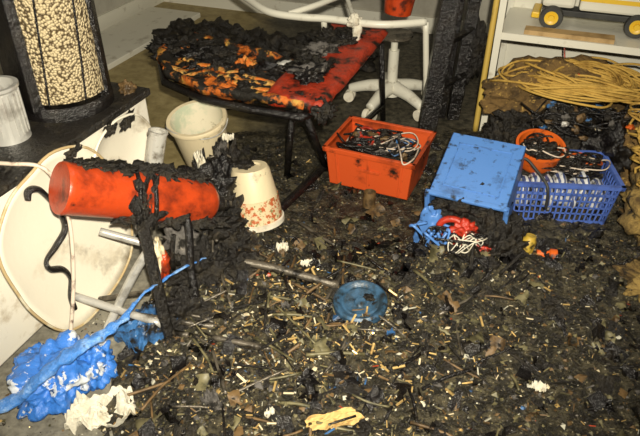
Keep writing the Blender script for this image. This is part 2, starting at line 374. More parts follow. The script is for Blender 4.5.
tube('white_hose',[R(-1.9,1.25,.615),R(-1.7,1.19,.615),R(-1.5,1.22,.63),R(-1.40,1.27,.60),R(-1.33,1.24,.47),R(-1.31,1.17,.26),R(-1.31,1.07,.03)],.0065,M['cablew'])

# ------------------------------------------------------------ overturned plastic chair
g=group('overturned_plastic_chair')
def shell(name,a,b,z,rb,rz,lean,m,edge,parent,tiltdeg=0,pw=2.4,er=.005):
    vs=[];fs=[];nr=10;ns=64
    tr=math.radians(tiltdeg)
    def pt(rr,an):
        ca,sa=math.cos(an),math.sin(an)
        k=(abs(ca)**pw+abs(sa)**pw)**(-1/pw)
        k*=1+.035*noise.noise(Vector((ca*2,sa*2,z*9)))
        u=ca*k*rr*rb;v=sa*k*rr*rz
        u,v=u*math.cos(tr)-v*math.sin(tr),u*math.sin(tr)+v*math.cos(tr)
        d=.035*rr**3-.03
        return R(a+d-lean*v,b+u,z+v)
    vs.append(R(a-.03,b,z))
    for i in range(1,nr+1):
        for k in range(ns): vs.append(pt(i/nr,2*PI*k/ns))
    for k in range(ns): fs.append((0,1+k,1+(k+1)%ns))
    for i in range(nr-1):
        for k in range(ns):
            q=1+i*ns+k;w=1+i*ns+(k+1)%ns; fs.append((q,q+ns,w+ns,w))
    o=obj(name,vs,fs,m,parent,smooth=True); md=o.modifiers.new('s','SOLIDIFY'); md.thickness=.006
    P=[pt(1,2*PI*k/ns) for k in range(ns+1)]
    V,F=tube_vf(P,er,8,False); obj(name+'_rim',V,F,edge,parent,smooth=True)
shell('seat_shell',-1.40,1.30,.315,.275,.30,.10,M['white'],M['tan'],g,12,2.7)
shell('back_shell',-1.42,1.66,.45,.175,.14,.05,M['white'],M['white'],g,0,2.1)
tube('leg_1',[(-.86,1.64,.12),(-.547,1.568,.055)],.014,M['steel'],g)
tube('leg_2',[(-.771,1.775,.30),(-.632,1.775,.25)],.014,M['steel'],g)
tube('leg_3',[(-.55,1.66,.34),(-.62,1.64,.24),(-.70,1.62,.10),(-.745,1.575,.02)],.016,M['steel'],g)
tube('leg_4',[(-.80,1.70,.05),(-.60,1.66,.12)],.010,M['darksteel'],g)
sp=[(1.185,.535),(1.20,.56),(1.24,.54),(1.274,.454),(1.28,.373),(1.22,.34),(1.165,.32),(1.165,.285),(1.21,.25),(1.225,.20),(1.20,.14),(1.196,.09)]
tube('melted_strap',[R(-1.40-.10*(z-.315)+.004,b,z) for b,z in sp],[.0095+.005*abs(math.sin(i*.13)) for i in range(len(sp)*8-7)],M['charshiny'],g,flat=.7)
for i,(b,z,s) in enumerate([(1.62,.575,.05),(1.72,.56,.06),(1.42,.588,.04)]):
    lump('soot_crust_%d'%i,R(-1.425,b,z),(.018,s,.015),M['char'],g,.7,4,4,i+11)

# ------------------------------------------------------------ red extinguisher
g=group('fire_extinguisher')
p0=Vector((-.785,1.60,.590)); p1=Vector((-.385,1.90,.335)); ax=(p1-p0); Ln=ax.length
fr=frame(p0,ax)
lathe('cylinder',[(0,.004),(.06,0),(.080,.0),(.083,.008),(.081,.02),(.081,Ln*.5),(.081,Ln-.08),(.076,Ln-.04),(.055,Ln-.015),(.03,Ln),(0,Ln)],fr,M['redmetal'],g,48)
lathe('valve',[(.028,Ln-.005),(.028,Ln+.03),(.02,Ln+.035),(.02,Ln+.06),(0,Ln+.06)],fr,M['charshiny'],g)
mb=MB(); mb.box(-.012,.012,-.02,.09,Ln+.03,Ln+.042,fr); mb.box(-.01,.01,-.02,.08,Ln+.055,Ln+.066,fr); mb.make('lever',M['darksteel'],g)
for i,(t,s) in enumerate([(.14,.05),(.25,.055),(.36,.06),(.50,.06),(.62,.06),(.74,.055),(.86,.05)]):
    q=p0+ax*t+Vector((-.01,.02+.01*(i>2),.077-.006*(i>2))); lump('crust_%d'%i,q,(s,s*.7,.014+.014*(i>2)),M['char'],g,.7,5,4,i+20)
lump('crust_band',p0+ax*.50+Vector((.02,-.035,.01)),(.036,.07,.075),M['char'],g,.7,4.5,5,33)
for i,t in enumerate((.35,.62,.80,.92)):
    lump('drip_%d'%i,p0+ax*t+Vector((.03,-.045,-.055)),(.05,.03,.022),M['char'],g,.8,4.5,4,i+600)
for i in range(2):
    a_=p0+ax*(.46+.1*i)
    tube('bracket_%d'%i,[a_+Vector((0,.03,.09)),a_+Vector((.03,-.05,.07)),a_+Vector((.03,-.085,.0)),a_+Vector((.0,-.06,-.08)),a_+Vector((-.02,.0,-.13))],.008,M['charshiny'],g,seg=8)

g=group('chrome_tube')
q0=Vector((-.60,1.90,.42));q1=Vector((-.555,1.93,.605)); fr=frame(q0,q1-q0); l=(q1-q0).length
lathe('body',[(0,-.1),(.031,-.1),(.031,l),(.034,l),(.034,l+.008),(.026,l+.008),(.026,l-.05),(0,l-.05)],fr,M['chrome'],g)

# ------------------------------------------------------------ buckets
g=group('white_bucket')
fr=frame((-.525,2.60,.10),(-.10,-.20,1))
lathe('body',[(0,0),(.10,0),(.103,.01),(.125,.25),(.137,.25),(.139,.262),(.135,.27),(.119,.268)],fr,M['cream'],g)
lathe('inner',[(.120,.268),(.113,.20),(.098,.02),(0,.015)],fr,M['greenish'],g)
tube('handle',[fr@Vector(( .139*math.cos(t),.139*math.sin(t)*.9,.25+.02*math.sin(t*2))) for t in [PI+i*PI/8 for i in range(9)]],.003,M['steel'],g)
lump('burnt_contents',fr@Vector((.02,.03,.03)),(.07,.07,.03),M['char'],g,.5,4,4,5)
g=group('upturned_plastic_pot')
fr=frame((-.265,2.20,.045),(-.10,.16,1))
lathe('body',[(.106,0),(.114,.0),(.114,.02),(.106,.022),(.098,.12)],fr,M['white'],g)
lathe('label',[(.1060,.025),(.1080,.025),(.1005,.125),(.098,.125)],fr,M['label'],g)
lathe('upper',[(.098,.12),(.080,.235),(.072,.25),(.05,.25),(.045,.243),(0,.243)],fr,M['cream'],g)
lump('soot_crust',fr@Vector((-.03,.03,.247)),(.045,.04,.012),M['char'],g,.7,4,4,7)

# ------------------------------------------------------------ charred heap around cylinder
hl=[(-.47,2.12,.22,.10,.09,.10),(-.42,1.93,.16,.10,.08,.10),(-.40,2.06,.14,.07,.09,.12),(-.52,1.95,.14,.08,.07,.14),(-.33,1.96,.08,.06,.05,.07),(-.44,1.78,.12,.09,.08,.10),
(-.42,2.30,.14,.07,.10,.12),(-.34,1.85,.08,.08,.07,.06),(-.48,1.62,.06,.07,.06,.07),(-.42,2.16,.22,.05,.05,.09),(-.50,2.33,.13,.05,.09,.13),(-.42,2.42,.15,.05,.08,.14)]
for i,(x,y,z,a,b,c_) in enumerate(hl): lump('clinker_%d'%i,(x,y,z),(a,b,c_),M['char'] if i%3 else M['charshiny'],FD,.75,4.5,5,i+40)
lump('ashy_clump',(-.50,1.80,.24),(.05,.05,.06),M['ash'],FD,.8,5,4,61)
for i in range(34):
    x=rnd(-.58,-.36);y=rnd(1.7,2.4);z=rnd(.1,.28); d=Vector((rnd(-1,1),rnd(-1,1),rnd(-.7,.9))).normalized()*rnd(.04,.09)
    tube('twig_%d'%i,[Vector((x,y,z))-d,Vector((x,y,z))+Vector((rnd(-.02,.02),rnd(-.02,.02),.01)),Vector((x,y,z))+d],rnd(.004,.010),[M['charshiny'],M['char'],M['darksteel']][i%3],FD,seg=6,res=3)
scrap('pale_streak_1',-.50,2.28,.04,.13,M['paper'],.04,.3,z=.30,sd=15,parent=FD)
scrap('pale_streak_2',-.42,2.35,.03,.10,M['ash'],.04,-.2,z=.31,sd=16,parent=FD)
scrap('pale_streak_3',-.40,2.44,.05,.04,M['paper'],.03,.2,z=.32,sd=18,parent=FD)
lump('melted_white_sponge',(-.545,1.66,.285),(.02,.035,.06),M['cream'],None,.5,3,4,71)
lump('melted_red_plastic',(-.535,1.665,.24),(.022,.035,.05),M['redmetal'],None,.5,3,4,72)

g=group('charred_tube_frame')
tube('front_hoop',[(-.47,1.78,.40),(-.52,1.72,.425),(-.57,1.66,.41),(-.56,1.62,.36),(-.54,1.58,.22),(-.52,1.54,.02)],[.020+.004*noise.noise(Vector((i*.6,0,0))) for i in range(41)],M['char'],g,seg=12)
tube('rear_hoop',[(-.47,1.78,.40),(-.45,1.74,.33),(-.45,1.69,.18),(-.42,1.62,.02)],.014,M['charshiny'],g,seg=12)
tube('cross_bar',[(-.54,1.58,.13),(-.43,1.64,.11)],.012,M['charshiny'],g)
tube('cross_bar_2',[(-.66,1.60,.07),(-.36,1.56,.05)],.011,M['darksteel'],g)

tube('charred_pipe',[(-.43,1.87,.12),(-.18,1.83,.09),(.07,1.78,.045)],.015,M['darksteel'])
tube('charred_rod',[(-.36,1.50,.06),(-.12,1.44,.055)],.010,M['darksteel'])
tube('charred_rod',[(-.70,1.60,.03),(-.45,1.53,.04)],.010,M['darksteel'])
tube('charred_rod',[(.0,1.65,.05),(.09,1.85,.05)],.006,M['darksteel'])
tube('charred_rod',[(.42,1.62,.05),(.60,1.72,.07)],.006,M['darksteel'])
tube('charred_rod',[(.06,2.05,.03),(-.12,2.22,.04)],.006,M['darksteel'])
tube('charred_plank',[(.03,2.68,.05),(-.12,2.4,.04),(-.34,1.99,.05)],.026,M['charshiny'],seg=4,flat=.8)
lathe('tin_can',[(0,0),(.028,0),(.028,.075),(.025,.075),(.025,.01),(0,.01)],frame((.22,2.36,.012),(.05,.1,1)),M['brown'])

# ------------------------------------------------------------ blue items lower left
g=group('blue_carrier_bag')
lump('bag_body',(-.815,1.33,.075),(.115,.12,.085),M['bag'],g,.55,3.2,5,81,minz=.004)
lump('bag_corner',(-.89,1.38,.05),(.075,.08,.06),M['bag'],g,.55,3.2,5,83,minz=.004)
lump('bag_fold',(-.73,1.38,.06),(.06,.07,.07),M['bag'],g,.6,3.5,5,82,minz=.004)
g=group('twisted_blue_tarp')
tp=spline([(-1.04,1.13,.10),(-.95,1.16,.11),(-.87,1.20,.13),(-.77,1.26,.20),(-.68,1.33,.22),(-.61,1.41,.23),(-.565,1.52,.24),(-.48,1.66,.22),(-.41,1.76,.20)],14)
rr=[(.023+.009*noise.noise(Vector((i*.25,0,0))))*(1 if i<52 else max(.28,1-(i-52)/40)) for i in range(len(tp))]
V,F=tube_vf(tp,rr,14,True,.6)
V=[v+Vector((noise.noise(v*35),noise.noise(v*35+Vector((5,5,5))),noise.noise(v*35+Vector((9,1,5)))))*.008 for v in V]
obj('sheet',V,F,M['tarp'],g,smooth=True)

# ------------------------------------------------------------ blue disc
g=group('blue_round_lid'); fr=frame((.145,1.67,.055),(-.05,-.14,1))
lathe('rim',[(.060,.014),(.068,.012),(.076,.022),(.088,.026),(.096,.020),(.099,.005),(.094,-.012),(.05,-.02)],fr,M['bluelid'],g,48)
lathe('dish',[(0,.018),(.018,.017),(.024,.010),(.045,.009),(.060,.014)],fr,M['bluelid'],g,48)
lump('soot_patch',fr@Vector((.035,.02,.010)),(.022,.02,.006),M['char'],g,.7,4,4,77)

# ------------------------------------------------------------ crates
def crate(name,mtx,W,D,Hh,m,t=.006,taper=.02,lip=.012):
    g=group(name)
    def q(x,y,z):
        k=1-taper*(1-z/Hh)*4
        return mtx@Vector(((x-W/2)*k+W/2,(y-D/2)*k+D/2,z))
    mb=MB()
    def bx(x0,x1,y0,y1,z0,z1):
        mb.add([q(x,y,z) for x,y,z in [(x0,y0,z0),(x1,y0,z0),(x1,y1,z0),(x0,y1,z0),(x0,y0,z1),(x1,y0,z1),(x1,y1,z1),(x0,y1,z1)]],BF)
    bx(0,W,0,D,0,t)
    bx(0,W,0,t,0,Hh);bx(0,W,D-t,D,0,Hh);bx(0,t,0,D,0,Hh);bx(W-t,W,0,D,0,Hh)
    mb.make('shell',m,g,bevel=.002)
    mb=MB(); L_=lip
    bx(-L_,W+L_,-L_,t,Hh-.022,Hh+.002);bx(-L_,W+L_,D-t,D+L_,Hh-.022,Hh+.002);bx(-L_,t,-L_,D+L_,Hh-.022,Hh+.002);bx(W-t,W+L_,-L_,D+L_,Hh-.022,Hh+.002)
    for x in (.12,.5,.88): bx(W*x-.006,W*x+.006,-.006,0,.01,Hh-.02)
    bx(W*.36,W*.64,-.008,0,Hh*.52,Hh*.60)
    mb.make('rim_and_ribs',m,g,bevel=.003)
    return g
w=Vector((.915,-.403,0)); d=Vector((.403,.915,0))
def basis(o,w,d,u=Vector((0,0,1))):
    m=Matrix.Identity(4)
    for i in range(3): m[i][0]=w[i];m[i][1]=d[i];m[i][2]=u[i];m[i][3]=o[i]
    return m
def wires(name,center,rad,n,r,m,parent,hz=.03,sd=0):
    random.seed(sd)
    for i in range(n):
        a=rnd(0,6.3); pts=[]
        c0=Vector(center)+Vector((rnd(-1,1)*rad[0]*.5,rnd(-1,1)*rad[1]*.5,0)); rx=rnd(.25,.6)
        for k in range(7):
            a+=rnd(.7,1.4); pts.append(c0+Vector((math.cos(a)*rad[0]*rx*rnd(.7,1.3),math.sin(a)*rad[1]*rx*rnd(.7,1.3),rnd(-hz,hz))))
        tube('%s_%d'%(name,i),pts,r,m,parent,seg=6,res=6)
mc=basis(Vector((.025,2.555,.015)),w,d)
g=crate('red_storage_crate',mc,.42,.33,.20,M['crate'])
lump('burnt_contents',mc@Vector((.21,.17,.11)),(.17,.13,.07),M['char'],g,.4,4,5,91)
wires('cable',mc@Vector((.24,.18,.185)),(.17,.12),5,.0032,M['cablew'],g,.02,3)
wires('dark_cable',mc@Vector((.2,.17,.18)),(.19,.14),14,.0055,M['charshiny'],g,.025,4)
wires('orange_cable',mc@Vector((.12,.17,.18)),(.12,.11),4,.007,M['red'],g,.02,5)
wires('blue_cable',mc@Vector((.28,.17,.18)),(.12,.11),3,.004,M['bluedk'],g,.02,6)
for i in range(14):
    lump('scorched_bit_%d'%i,mc@Vector((rnd(.04,.38),rnd(.04,.29),.185)),(rnd(.012,.03),rnd(.012,.03),rnd(.01,.02)),random.choice([M['char'],M['red'],M['char'],M['ash'],M['brown']]),g,.6,3,3,i+400)
tube('cable_over_edge',[mc@Vector(p) for p in [(.30,.15,.2),(.35,.03,.22),(.38,-.018,.20),(.41,.03,.21),(.40,.15,.2)]],.0035,M['cablew'],g)

# ------------------------------------------------------------ blue storage bin on its side, tipped up
g=group('blue_storage_bin')
W_,D_,H_=.30,.36,.28; t=.008
wv=Vector((.911,-.412,0)); dv0=Vector((.412,.911,0)); ta=math.radians(17)
dv=(dv0*math.cos(ta)+Vector((0,0,1))*math.sin(ta)); uv=wv.cross(dv).normalized()
mb_=basis(Vector((.45,2.12,.015)),wv,dv,uv)
mb=MB()
mb.box(0,W_,0,D_,0,t,mb_);mb.box(0,W_,0,D_,H_-t,H_,mb_);mb.box(0,t,0,D_,0,H_,mb_);mb.box(W_-t,W_,0,D_,0,H_,mb_);mb.box(0,W_,D_-t,D_,0,H_,mb_)
mb.make('shell',M['blue'],g,bevel=.006)
mb=MB()
for x0,x1,z0,z1 in [(-.012,W_+.012,H_-.002,H_+.010),(-.012,W_+.012,-.012,.002),(-.012,.002,-.012,H_+.010),(W_-.002,W_+.012,-.012,H_+.010)]: mb.box(x0,x1,-.003,.018,z0,z1,mb_)
mb.make('rim',M['blue'],g,bevel=.004)
mb=MB()
for x0,x1,y0,y1 in [(.04,.26,.06,.066),(.04,.26,.30,.306),(.04,.046,.06,.306),(.254,.26,.06,.306)]: mb.box(x0,x1,y0,y1,H_-.001,H_+.003,mb_)
mb.make('moulded_panel',M['blue'],g,bevel=.0015)
lump('burnt_contents',mb_@Vector((.15,.09,.12)),(.13,.12,.12),M['char'],g,.5,4,5,95)
lump('burnt_contents_2',mb_@Vector((.24,.0,.10)),(.07,.08,.13),M['char'],g,.7,4,5,96)
lump('burnt_contents_3',mb_@Vector((.30,-.03,.06)),(.05,.05,.10),M['char'],g,.7,4,5,99)
lump('melted_blue_flap',mb_@Vector((.02,-.03,.10)),(.05,.02,.12),M['blue'],g,.6,3,4,151)
lump('melted_blue_flap_2',mb_@Vector((.12,-.06,.05)),(.06,.02,.05),M['blue'],g,.7,3,4,152)
for i,(x_,z_) in enumerate([(.05,.24),(.13,.255),(.21,.25),(.28,.21)]):
    lump('soot_drip_%d'%i,mb_@Vector((x_,-.003,z_)),(.035,.018,.016+.012*(i%2)),M['char'],g,.7,4,4,500+i)
fr=mb_@Matrix.Translation((.12,-.06,.17))@Matrix.Rotation(math.radians(55),4,'X')
V,F=tube_vf([fr@Vector((.055*math.cos(k*2*PI/28),.045*math.sin(k*2*PI/28),0)) for k in range(29)],.014,10); obj('red_cable_reel',V,F,M['red'],g,smooth=True)
lump('red_melt',mb_@Vector((.17,-.06,.18)),(.05,.035,.04),M['red'],g,.7,4,4,97)
lump('red_melt_2',mb_@Vector((.24,-.08,.12)),(.04,.03,.03),M['red'],g,.7,4,4,98)
wires('white_wire',(.54,1.91,.15),(.10,.06),8,.0024,M['paper'],g,.05,11)
wires('black_wire',(.57,1.93,.12),(.18,.09),18,.005,M['charshiny'],g,.07,12)
wires('blue_wire',(.45,1.96,.12),(.10,.06),6,.006,M['blue'],g,.07,13)
wires('red_wire',(.64,1.92,.14),(.10,.06),3,.005,M['red'],g,.05,14)
for i,(x,y,z,a,b,c_) in enumerate([(.46,1.90,.06,.09,.07,.06),(.60,1.87,.05,.09,.08,.06),(.40,1.80,.03,.10,.07,.05),(.73,1.97,.08,.08,.06,.10),(.52,1.76,.03,.12,.07,.04),(.68,1.94,.12,.06,.05,.10)]): lump('clinker_b%d'%i,(x,y,z),(a,b,c_),M['char'],FD,.8,5,5,i+140)
lump('charred_prop',(.72,2.32,.05),(.14,.12,.06),M['char'],FD,.5,4,4,160)
random.seed(21)
for i in range(30):
    x=rnd(.38,.80);y=rnd(1.75,2.0);z=rnd(.04,.14); dd=Vector((rnd(-1,1),rnd(-1,1),rnd(-.4,.8))).normalized()*rnd(.03,.08)
    tube('splinter_%d'%i,[Vector((x,y,z))-dd,Vector((x,y,z)),Vector((x,y,z))+dd],rnd(.003,.008),[M['charshiny'],M['char']][i%2],FD,seg=6,res=3)

# ------------------------------------------------------------ blue lattice basket
g=group('blue_lattice_basket')
yb=math.radians(-5); wb=Vector((math.cos(yb),math.sin(yb),0)); db=Vector((-math.sin(yb),math.cos(yb),0))
bm_=basis(Vector((.795,2.235,.012)),wb,db)
BW,BD,BH=.455,.29,.21
mb=MB()
def tp_(x,y,z):
    k=.90+.10*z/BH; return bm_@Vector(((x-BW/2)*k+BW/2,(y-BD/2)*k+BD/2,z))
def bb(x0,x1,y0,y1,z0,z1): mb.add([tp_(x,y,z) for x,y,z in [(x0,y0,z0),(x1,y0,z0),(x1,y1,z0),(x0,y1,z0),(x0,y0,z1),(x1,y0,z1),(x1,y1,z1),(x0,y1,z1)]],BF)
t=.005
bb(0,BW,0,BD,0,t)
for z0,z1 in [(0,.02),(.052,.058),(.085,.091),(.118,.124),(.148,.160)]:
    bb(0,BW,0,t,z0,z1);bb(0,BW,BD-t,BD,z0,z1);bb(0,t,0,BD,z0,z1);bb(BW-t,BW,0,BD,z0,z1)
n=19
for i in range(n+1):
    x=i/n*(BW-.007)
    for y0,y1 in ((0,t),(BD-t,BD)): bb(x,x+.007,y0,y1,0,BH-.01)
for i in range(12):
    y=i/11*(BD-.008)
    for x0,x1 in ((0,t),(BW-t,BW)): bb(x0,x1,y,y+.008,0,BH-.01)
for a_ in [(-.012,BW+.012,-.012,t),(-.012,BW+.012,BD-t,BD+.012),(-.012,t,-.012,BD+.012),(BW-t,BW+.012,-.012,BD+.012)]: bb(*a_,BH-.018,BH)
mb.make('lattice',M['basket'],g)
for i in range(7):
    lump('striped_cloth_%d'%i,bm_@Vector((.08+.05*i,.07+.03*(i%2),.12)),(.035,.06,.075),M['stripe'],g,.25,2,4,160+i)
lump('dark_contents',bm_@Vector((.25,.20,.13)),(.19,.08,.08),M['char'],g,.5,4,5,170)
wires('dark_wire',bm_@Vector((.27,.19,.20)),(.22,.11),18,.005,M['charshiny'],g,.03,33)
wires('grey_wire',bm_@Vector((.27,.15,.20)),(.20,.12),3,.003,M['cablew'],g,.02,34)
wires('orange_wire',bm_@Vector((.35,.20,.20)),(.10,.08),2,.005,M['orange'],g,.02,35)
tube('black_strap',[bm_@Vector(p) for p in [(.03,.05,.20),(.06,.09,.27),(.11,.05,.24),(.15,-.02,.20),(.16,-.03,.10)]],.006,M['tyre'],g)
fr=frame(bm_@Vector((.14,.20,.19)),(0,-.25,1))
lathe('orange_bowl',[(0,0),(.07,0),(.09,.03),(.10,.10),(.106,.10),(.106,.108),(.094,.108),(.085,.035),(.06,.008),(0,.008)],fr,M['orange'],g)
lump('bowl_contents',fr@Vector((0,0,.07)),(.078,.078,.035),M['char'],g,.6,5,5,171)
wires('bowl_cable',fr@Vector((0,0,.10)),(.09,.09),2,.003,M['cablew'],g,.01,31)
wires('bowl_dark_cable',fr@Vector((0,0,.10)),(.10,.10),8,.005,M['charshiny'],g,.015,32)

# ------------------------------------------------------------ junk right + rope pile
random.seed(5)
for i,(x,y,z,a,b,c_) in enumerate([(1.02,2.85,.16,.16,.14,.14),(1.25,2.80,.16,.18,.14,.13),(1.45,2.62,.14,.15,.16,.13),(1.12,2.66,.15,.12,.08,.13),(1.33,2.55,.16,.10,.10,.13),(1.62,2.45,.12,.14,.16,.14),(.9,2.75,.10,.10,.12,.12)]):
    lump('clinker_c%d'%i,(x,y,z),(a,b,c_),[M['char'],M['charshiny'],M['ochredk']][i%3 if i<5 else 0],FD,.7,5,5,i+180)
for i in range(50):
    x=rnd(1.0,1.5);y=rnd(2.5,2.8);z=rnd(.24,.35)
    lump('bit_%d'%i,(x,y,z),(rnd(.008,.022),rnd(.008,.022),rnd(.008,.018)),random.choice([M['bluedk'],M['orange'],M['cream'],M['ash'],M['char'],M['steel'],M['brown'],M['char']]),FD,.8,3,3,i+200)
wires('black_wire_r',(1.25,2.65,.30),(.28,.15),22,.005,M['charshiny'],FD,.05,36)
g=group('rope_pile')
lump('hessian_mound',(1.20,3.01,.28),(.33,.18,.16),M['ochredk'],g,.35,4,5,231)
lump('hessian_fold',(1.02,2.91,.30),(.17,.12,.11),M['ochredk'],g,.5,4,5,232)
random.seed(17)
pts=[]
a=0
for k in range(700):
    a+=rnd(.35,.55)
    cx=1.28+.22*noise.noise(Vector((k*.03,0,0)))*1.6; cy=2.88+.11*noise.noise(Vector((0,k*.03,0)))*1.6
    rx=.22+.12*noise.noise(Vector((k*.06,3,0))); ry=.14+.09*noise.noise(Vector((3,k*.05,0)))
    ox=math.cos(a)*rx;oy=math.sin(a)*ry
    o=Vector((cx,cy,0))+AX*ox+BY*oy
    z=.36+.07*noise.noise(Vector((k*.25,7,0)))+.04*(1-(ox/.3)**2)+.02*(k/700)
    pts.append((o.x,o.y,min(z,.49)))
V,F=tube_vf(spline(pts,3),.0058,6); obj('rope_coils',V,F,M['ochre'],g,smooth=True)
pts=[(1.45,2.75,.38)]
for k in range(140):
    tt=k/139; pts.append((1.48-.18*tt+.08*math.sin(k*1.9),2.62-.85*tt+.06*math.cos(k*2.3),.37-.26*tt+.05*math.sin(k*1.1)))
V,F=tube_vf(spline(pts,4),.0055,6); obj('rope_trailing',V,F,M['ochre'],g,smooth=True)
g=group('hessian_sack')
lump('sack_body',(1.44,2.12,.14),(.16,.28,.17),M['sack'],g,.45,4,5,241,minz=.003)
lump('sack_fold',(1.27,1.78,.05),(.12,.12,.05),M['sack'],g,.5,5,5,242,minz=.003)
tube('red_cord',[(1.235,3.12,.53),(1.25,3.08,.42),(1.27,3.0,.40),(1.26,2.9,.42)],.004,M['redmetal'])

lathe('yellow_canister',[(0,0),(.026,0),(.028,.005),(.028,.06),(.020,.07),(.020,.08),(0,.08)],frame((.81,1.96,.06),(.2,.1,1)),M['dullyellow'])
g=group('orange_nozzle'); fr=frame((.86,1.965,.055),(1,-.15,-.1))
lathe('cone',[(.0,0),(.014,0),(.016,.02),(.018,.045),(.026,.05),(.028,.075),(.018,.08),(0,.08)],fr,M['orange'],g)

# ------------------------------------------------------------ shelving
g=group('metal_shelving')
SA0,SA1,SB0,SB1=-.28,1.55,3.25,3.72
room_box('shelf_deck',SA0,SA1,SB0,SB1,.53,.55,M['whitemetal'],g)
room_box('front_lip',SA0,SA1,SB0-.015,SB0,.52,.555,M['whitemetal'],g)
room_box('upper_shelf',SA0,SA1,SB0,SB1,1.15,1.17,M['whitemetal'],g)
room_box('back_panel',SA0,SA1,SB1,SB1+.015,0,1.6,M['whitemetal'],g)
for i,(a_,b_) in enumerate([(SA0,SB0),(SA1,SB0),(SA0,SB1),(SA1,SB1)]):
    room_box('upright_%d'%i,a_-.016,a_+.016,b_-.02,b_+.02,0,1.6,M['whitemetal'],g)
tube('yellow_pole',[(.86,3.13,0),(.87,3.15,.6),(.885,3.17,1.5)],.015,M['ypole'])
room_box('wood_batten',-.16,.26,3.255,3.33,.5505,.575,M['wood'])
g=group('toy_truck')
tz=.552
wa0=1.229*AX.x+3.337*AX.y; wb0=3.50
for i,(da,dbb) in enumerate([(0,-.10),(.40,-.10),(0,.08),(.40,.08)]):
    fr=frame(R(wa0+da,wb0+dbb,tz+.056),-BY)
    lathe('tyre_%d'%i,[(.034,-.02),(.054,-.02),(.057,-.01),(.057,.01),(.054,.02),(.034,.02)],fr,M['tyre'],g,28)
    lathe('hub_%d'%i,[(0,.026),(.014,.026),(.016,.012),(.030,.018),(.036,.018)],fr,M['yellow'],g,28)
    lathe('hubback_%d'%i,[(0,-.012),(.036,-.012)],fr,M['yellow'],g,28)
room_box('chassis',wa0-.04,wa0+.44,wb0-.06,wb0+.04,tz+.055,tz+.085,M['tyre'],g,.004)
room_box('bumper',wa0-.10,wa0-.06,wb0-.09,wb0+.08,tz+.04,tz+.07,M['yellow'],g,.006)
room_box('tipper_bed',wa0+.12,wa0+.50,wb0-.10,wb0+.08,tz+.10,tz+.22,M['whitemetal'],g,.012)
room_box('yellow_stripe',wa0+.12,wa0+.50,wb0-.105,wb0-.10,tz+.15,tz+.17,M['yellow'],g)
room_box('cab',wa0-.06,wa0+.10,wb0-.09,wb0+.07,tz+.10,tz+.26,M['whitemetal'],g,.02)
room_box('cab_window',wa0-.02,wa0+.06,wb0-.094,wb0-.088,tz+.17,tz+.23,M['tyre'],g,.003)

# ------------------------------------------------------------ charred step ladder
g=group('charred_stepladder')
r1a,r1b=Vector((.58,3.08,0)),Vector((.68,3.14,1.25)); r2a,r2b=Vector((.76,3.28,0)),Vector((.82,3.28,1.25))
def beam(name,p,q,sx,sy,m,parent):
    mt=frame(p,q-p); mb=MB(); l=(q-p).length; n=24
    for k in range(n+1):
        z=l*k/n; j=1+.18*noise.noise(Vector((k*.8,p.x*9,p.y*7)))
        mb.v+=[mt@Vector((sx*j*a_,sy*j*b_,z)) for a_,b_ in ((-1,-1),(1,-1),(1,1),(-1,1))]
    for k in range(n):
        for i in range(4): mb.f.append((k*4+i,k*4+(i+1)%4,k*4+4+(i+1)%4,k*4+4+i)); mb.m.append(0)
    mb.f+= [(3,2,1,0),(n*4,n*4+1,n*4+2,n*4+3)]; mb.m+=[0,0]
    mb.make(name,m,parent,bevel=.004)
beam('rail_1',r1a,r1b,.046,.025,M['charshiny'],g); beam('rail_2',r2a,r2b,.034,.025,M['charshiny'],g)
beam('rear_rail_1',Vector((.70,3.30,0)),Vector((.72,3.18,1.25)),.02,.02,M['charshiny'],g)
for i,z in enumerate((.25,.5,.75,1.0)):
    k=z/1.25; beam('step_%d'%i,r1a.lerp(r1b,k),r2a.lerp(r2b,k),.012,.05,M['charshiny'],g)
lump('burnt_rag',(.83,3.30,.40),(.06,.05,.16),M['char'],g,.5,4,4,251)

# ------------------------------------------------------------ swivel chair base
g=group('swivel_chair_base')
hub=Vector((.42,3.46,0))
lathe('column',[(0,.07),(.05,.07),(.05,.15),(.03,.16),(.03,.34),(.02,.34),(.02,.42),(0,.42)],frame(hub),M['whitemetal'],g)
for k in range(5):
    a=k*2*PI/5+.35; dr=Vector((math.cos(a),math.sin(a),0))
    tube('arm_%d'%k,[hub+dr*.03+Vector((0,0,.12)),hub+dr*.14+Vector((0,0,.11)),hub+dr*.25+Vector((0,0,.08))],[.042-.016*i/16 for i in range(17)],M['whitemetal'],g)
    for s in (-1,1):
        fr=frame(hub+dr*.25+Vector((-dr.y,dr.x,0))*s*.020+Vector((0,0,.034)),Vector((-dr.y,dr.x,0)))
        lathe('castor_%d_%d'%(k,s),[(0,-.014),(.031,-.014),(.034,0),(.031,.014),(0,.014)],fr,M['white'],g,20)
lathe('seat_plate',[(0,.42),(.10,.42),(.10,.435),(0,.435)],frame(hub),M['darksteel'],g)

# ------------------------------------------------------------ white tubular frame
g=group('white_tubular_frame')
tube('top_rail',[(-.50,3.62,.64),(-.38,3.42,.63),(-.26,3.27,.61),(-.10,3.22,.60),(.05,3.19,.60),(.30,3.10,.60),(.53,3.14,.60)],.019,M['whitemetal'],g,seg=12)
tube('leg_1',[(.53,3.14,.60),(.60,3.22,.02)],.016,M['whitemetal'],g)
tube('leg_2',[(.02,3.20,.60),(.04,3.50,.02)],.016,M['whitemetal'],g)
tube('fork',[(-.16,3.24,.61),(-.02,3.32,.63),(.15,3.5,.64),(.3,3.6,.64)],.016,M['whitemetal'],g)
tube('fork_arm',[(.14,3.48,.64),(.17,3.15,.62)],.012,M['whitemetal'],g)
lump('cloth_knot',(.17,3.13,.61),(.035,.03,.035),M['paper'],g,.5,3,4,261)
lump('cloth_fall',(.185,3.12,.56),(.022,.02,.07),M['paper'],g,.5,3,4,262)
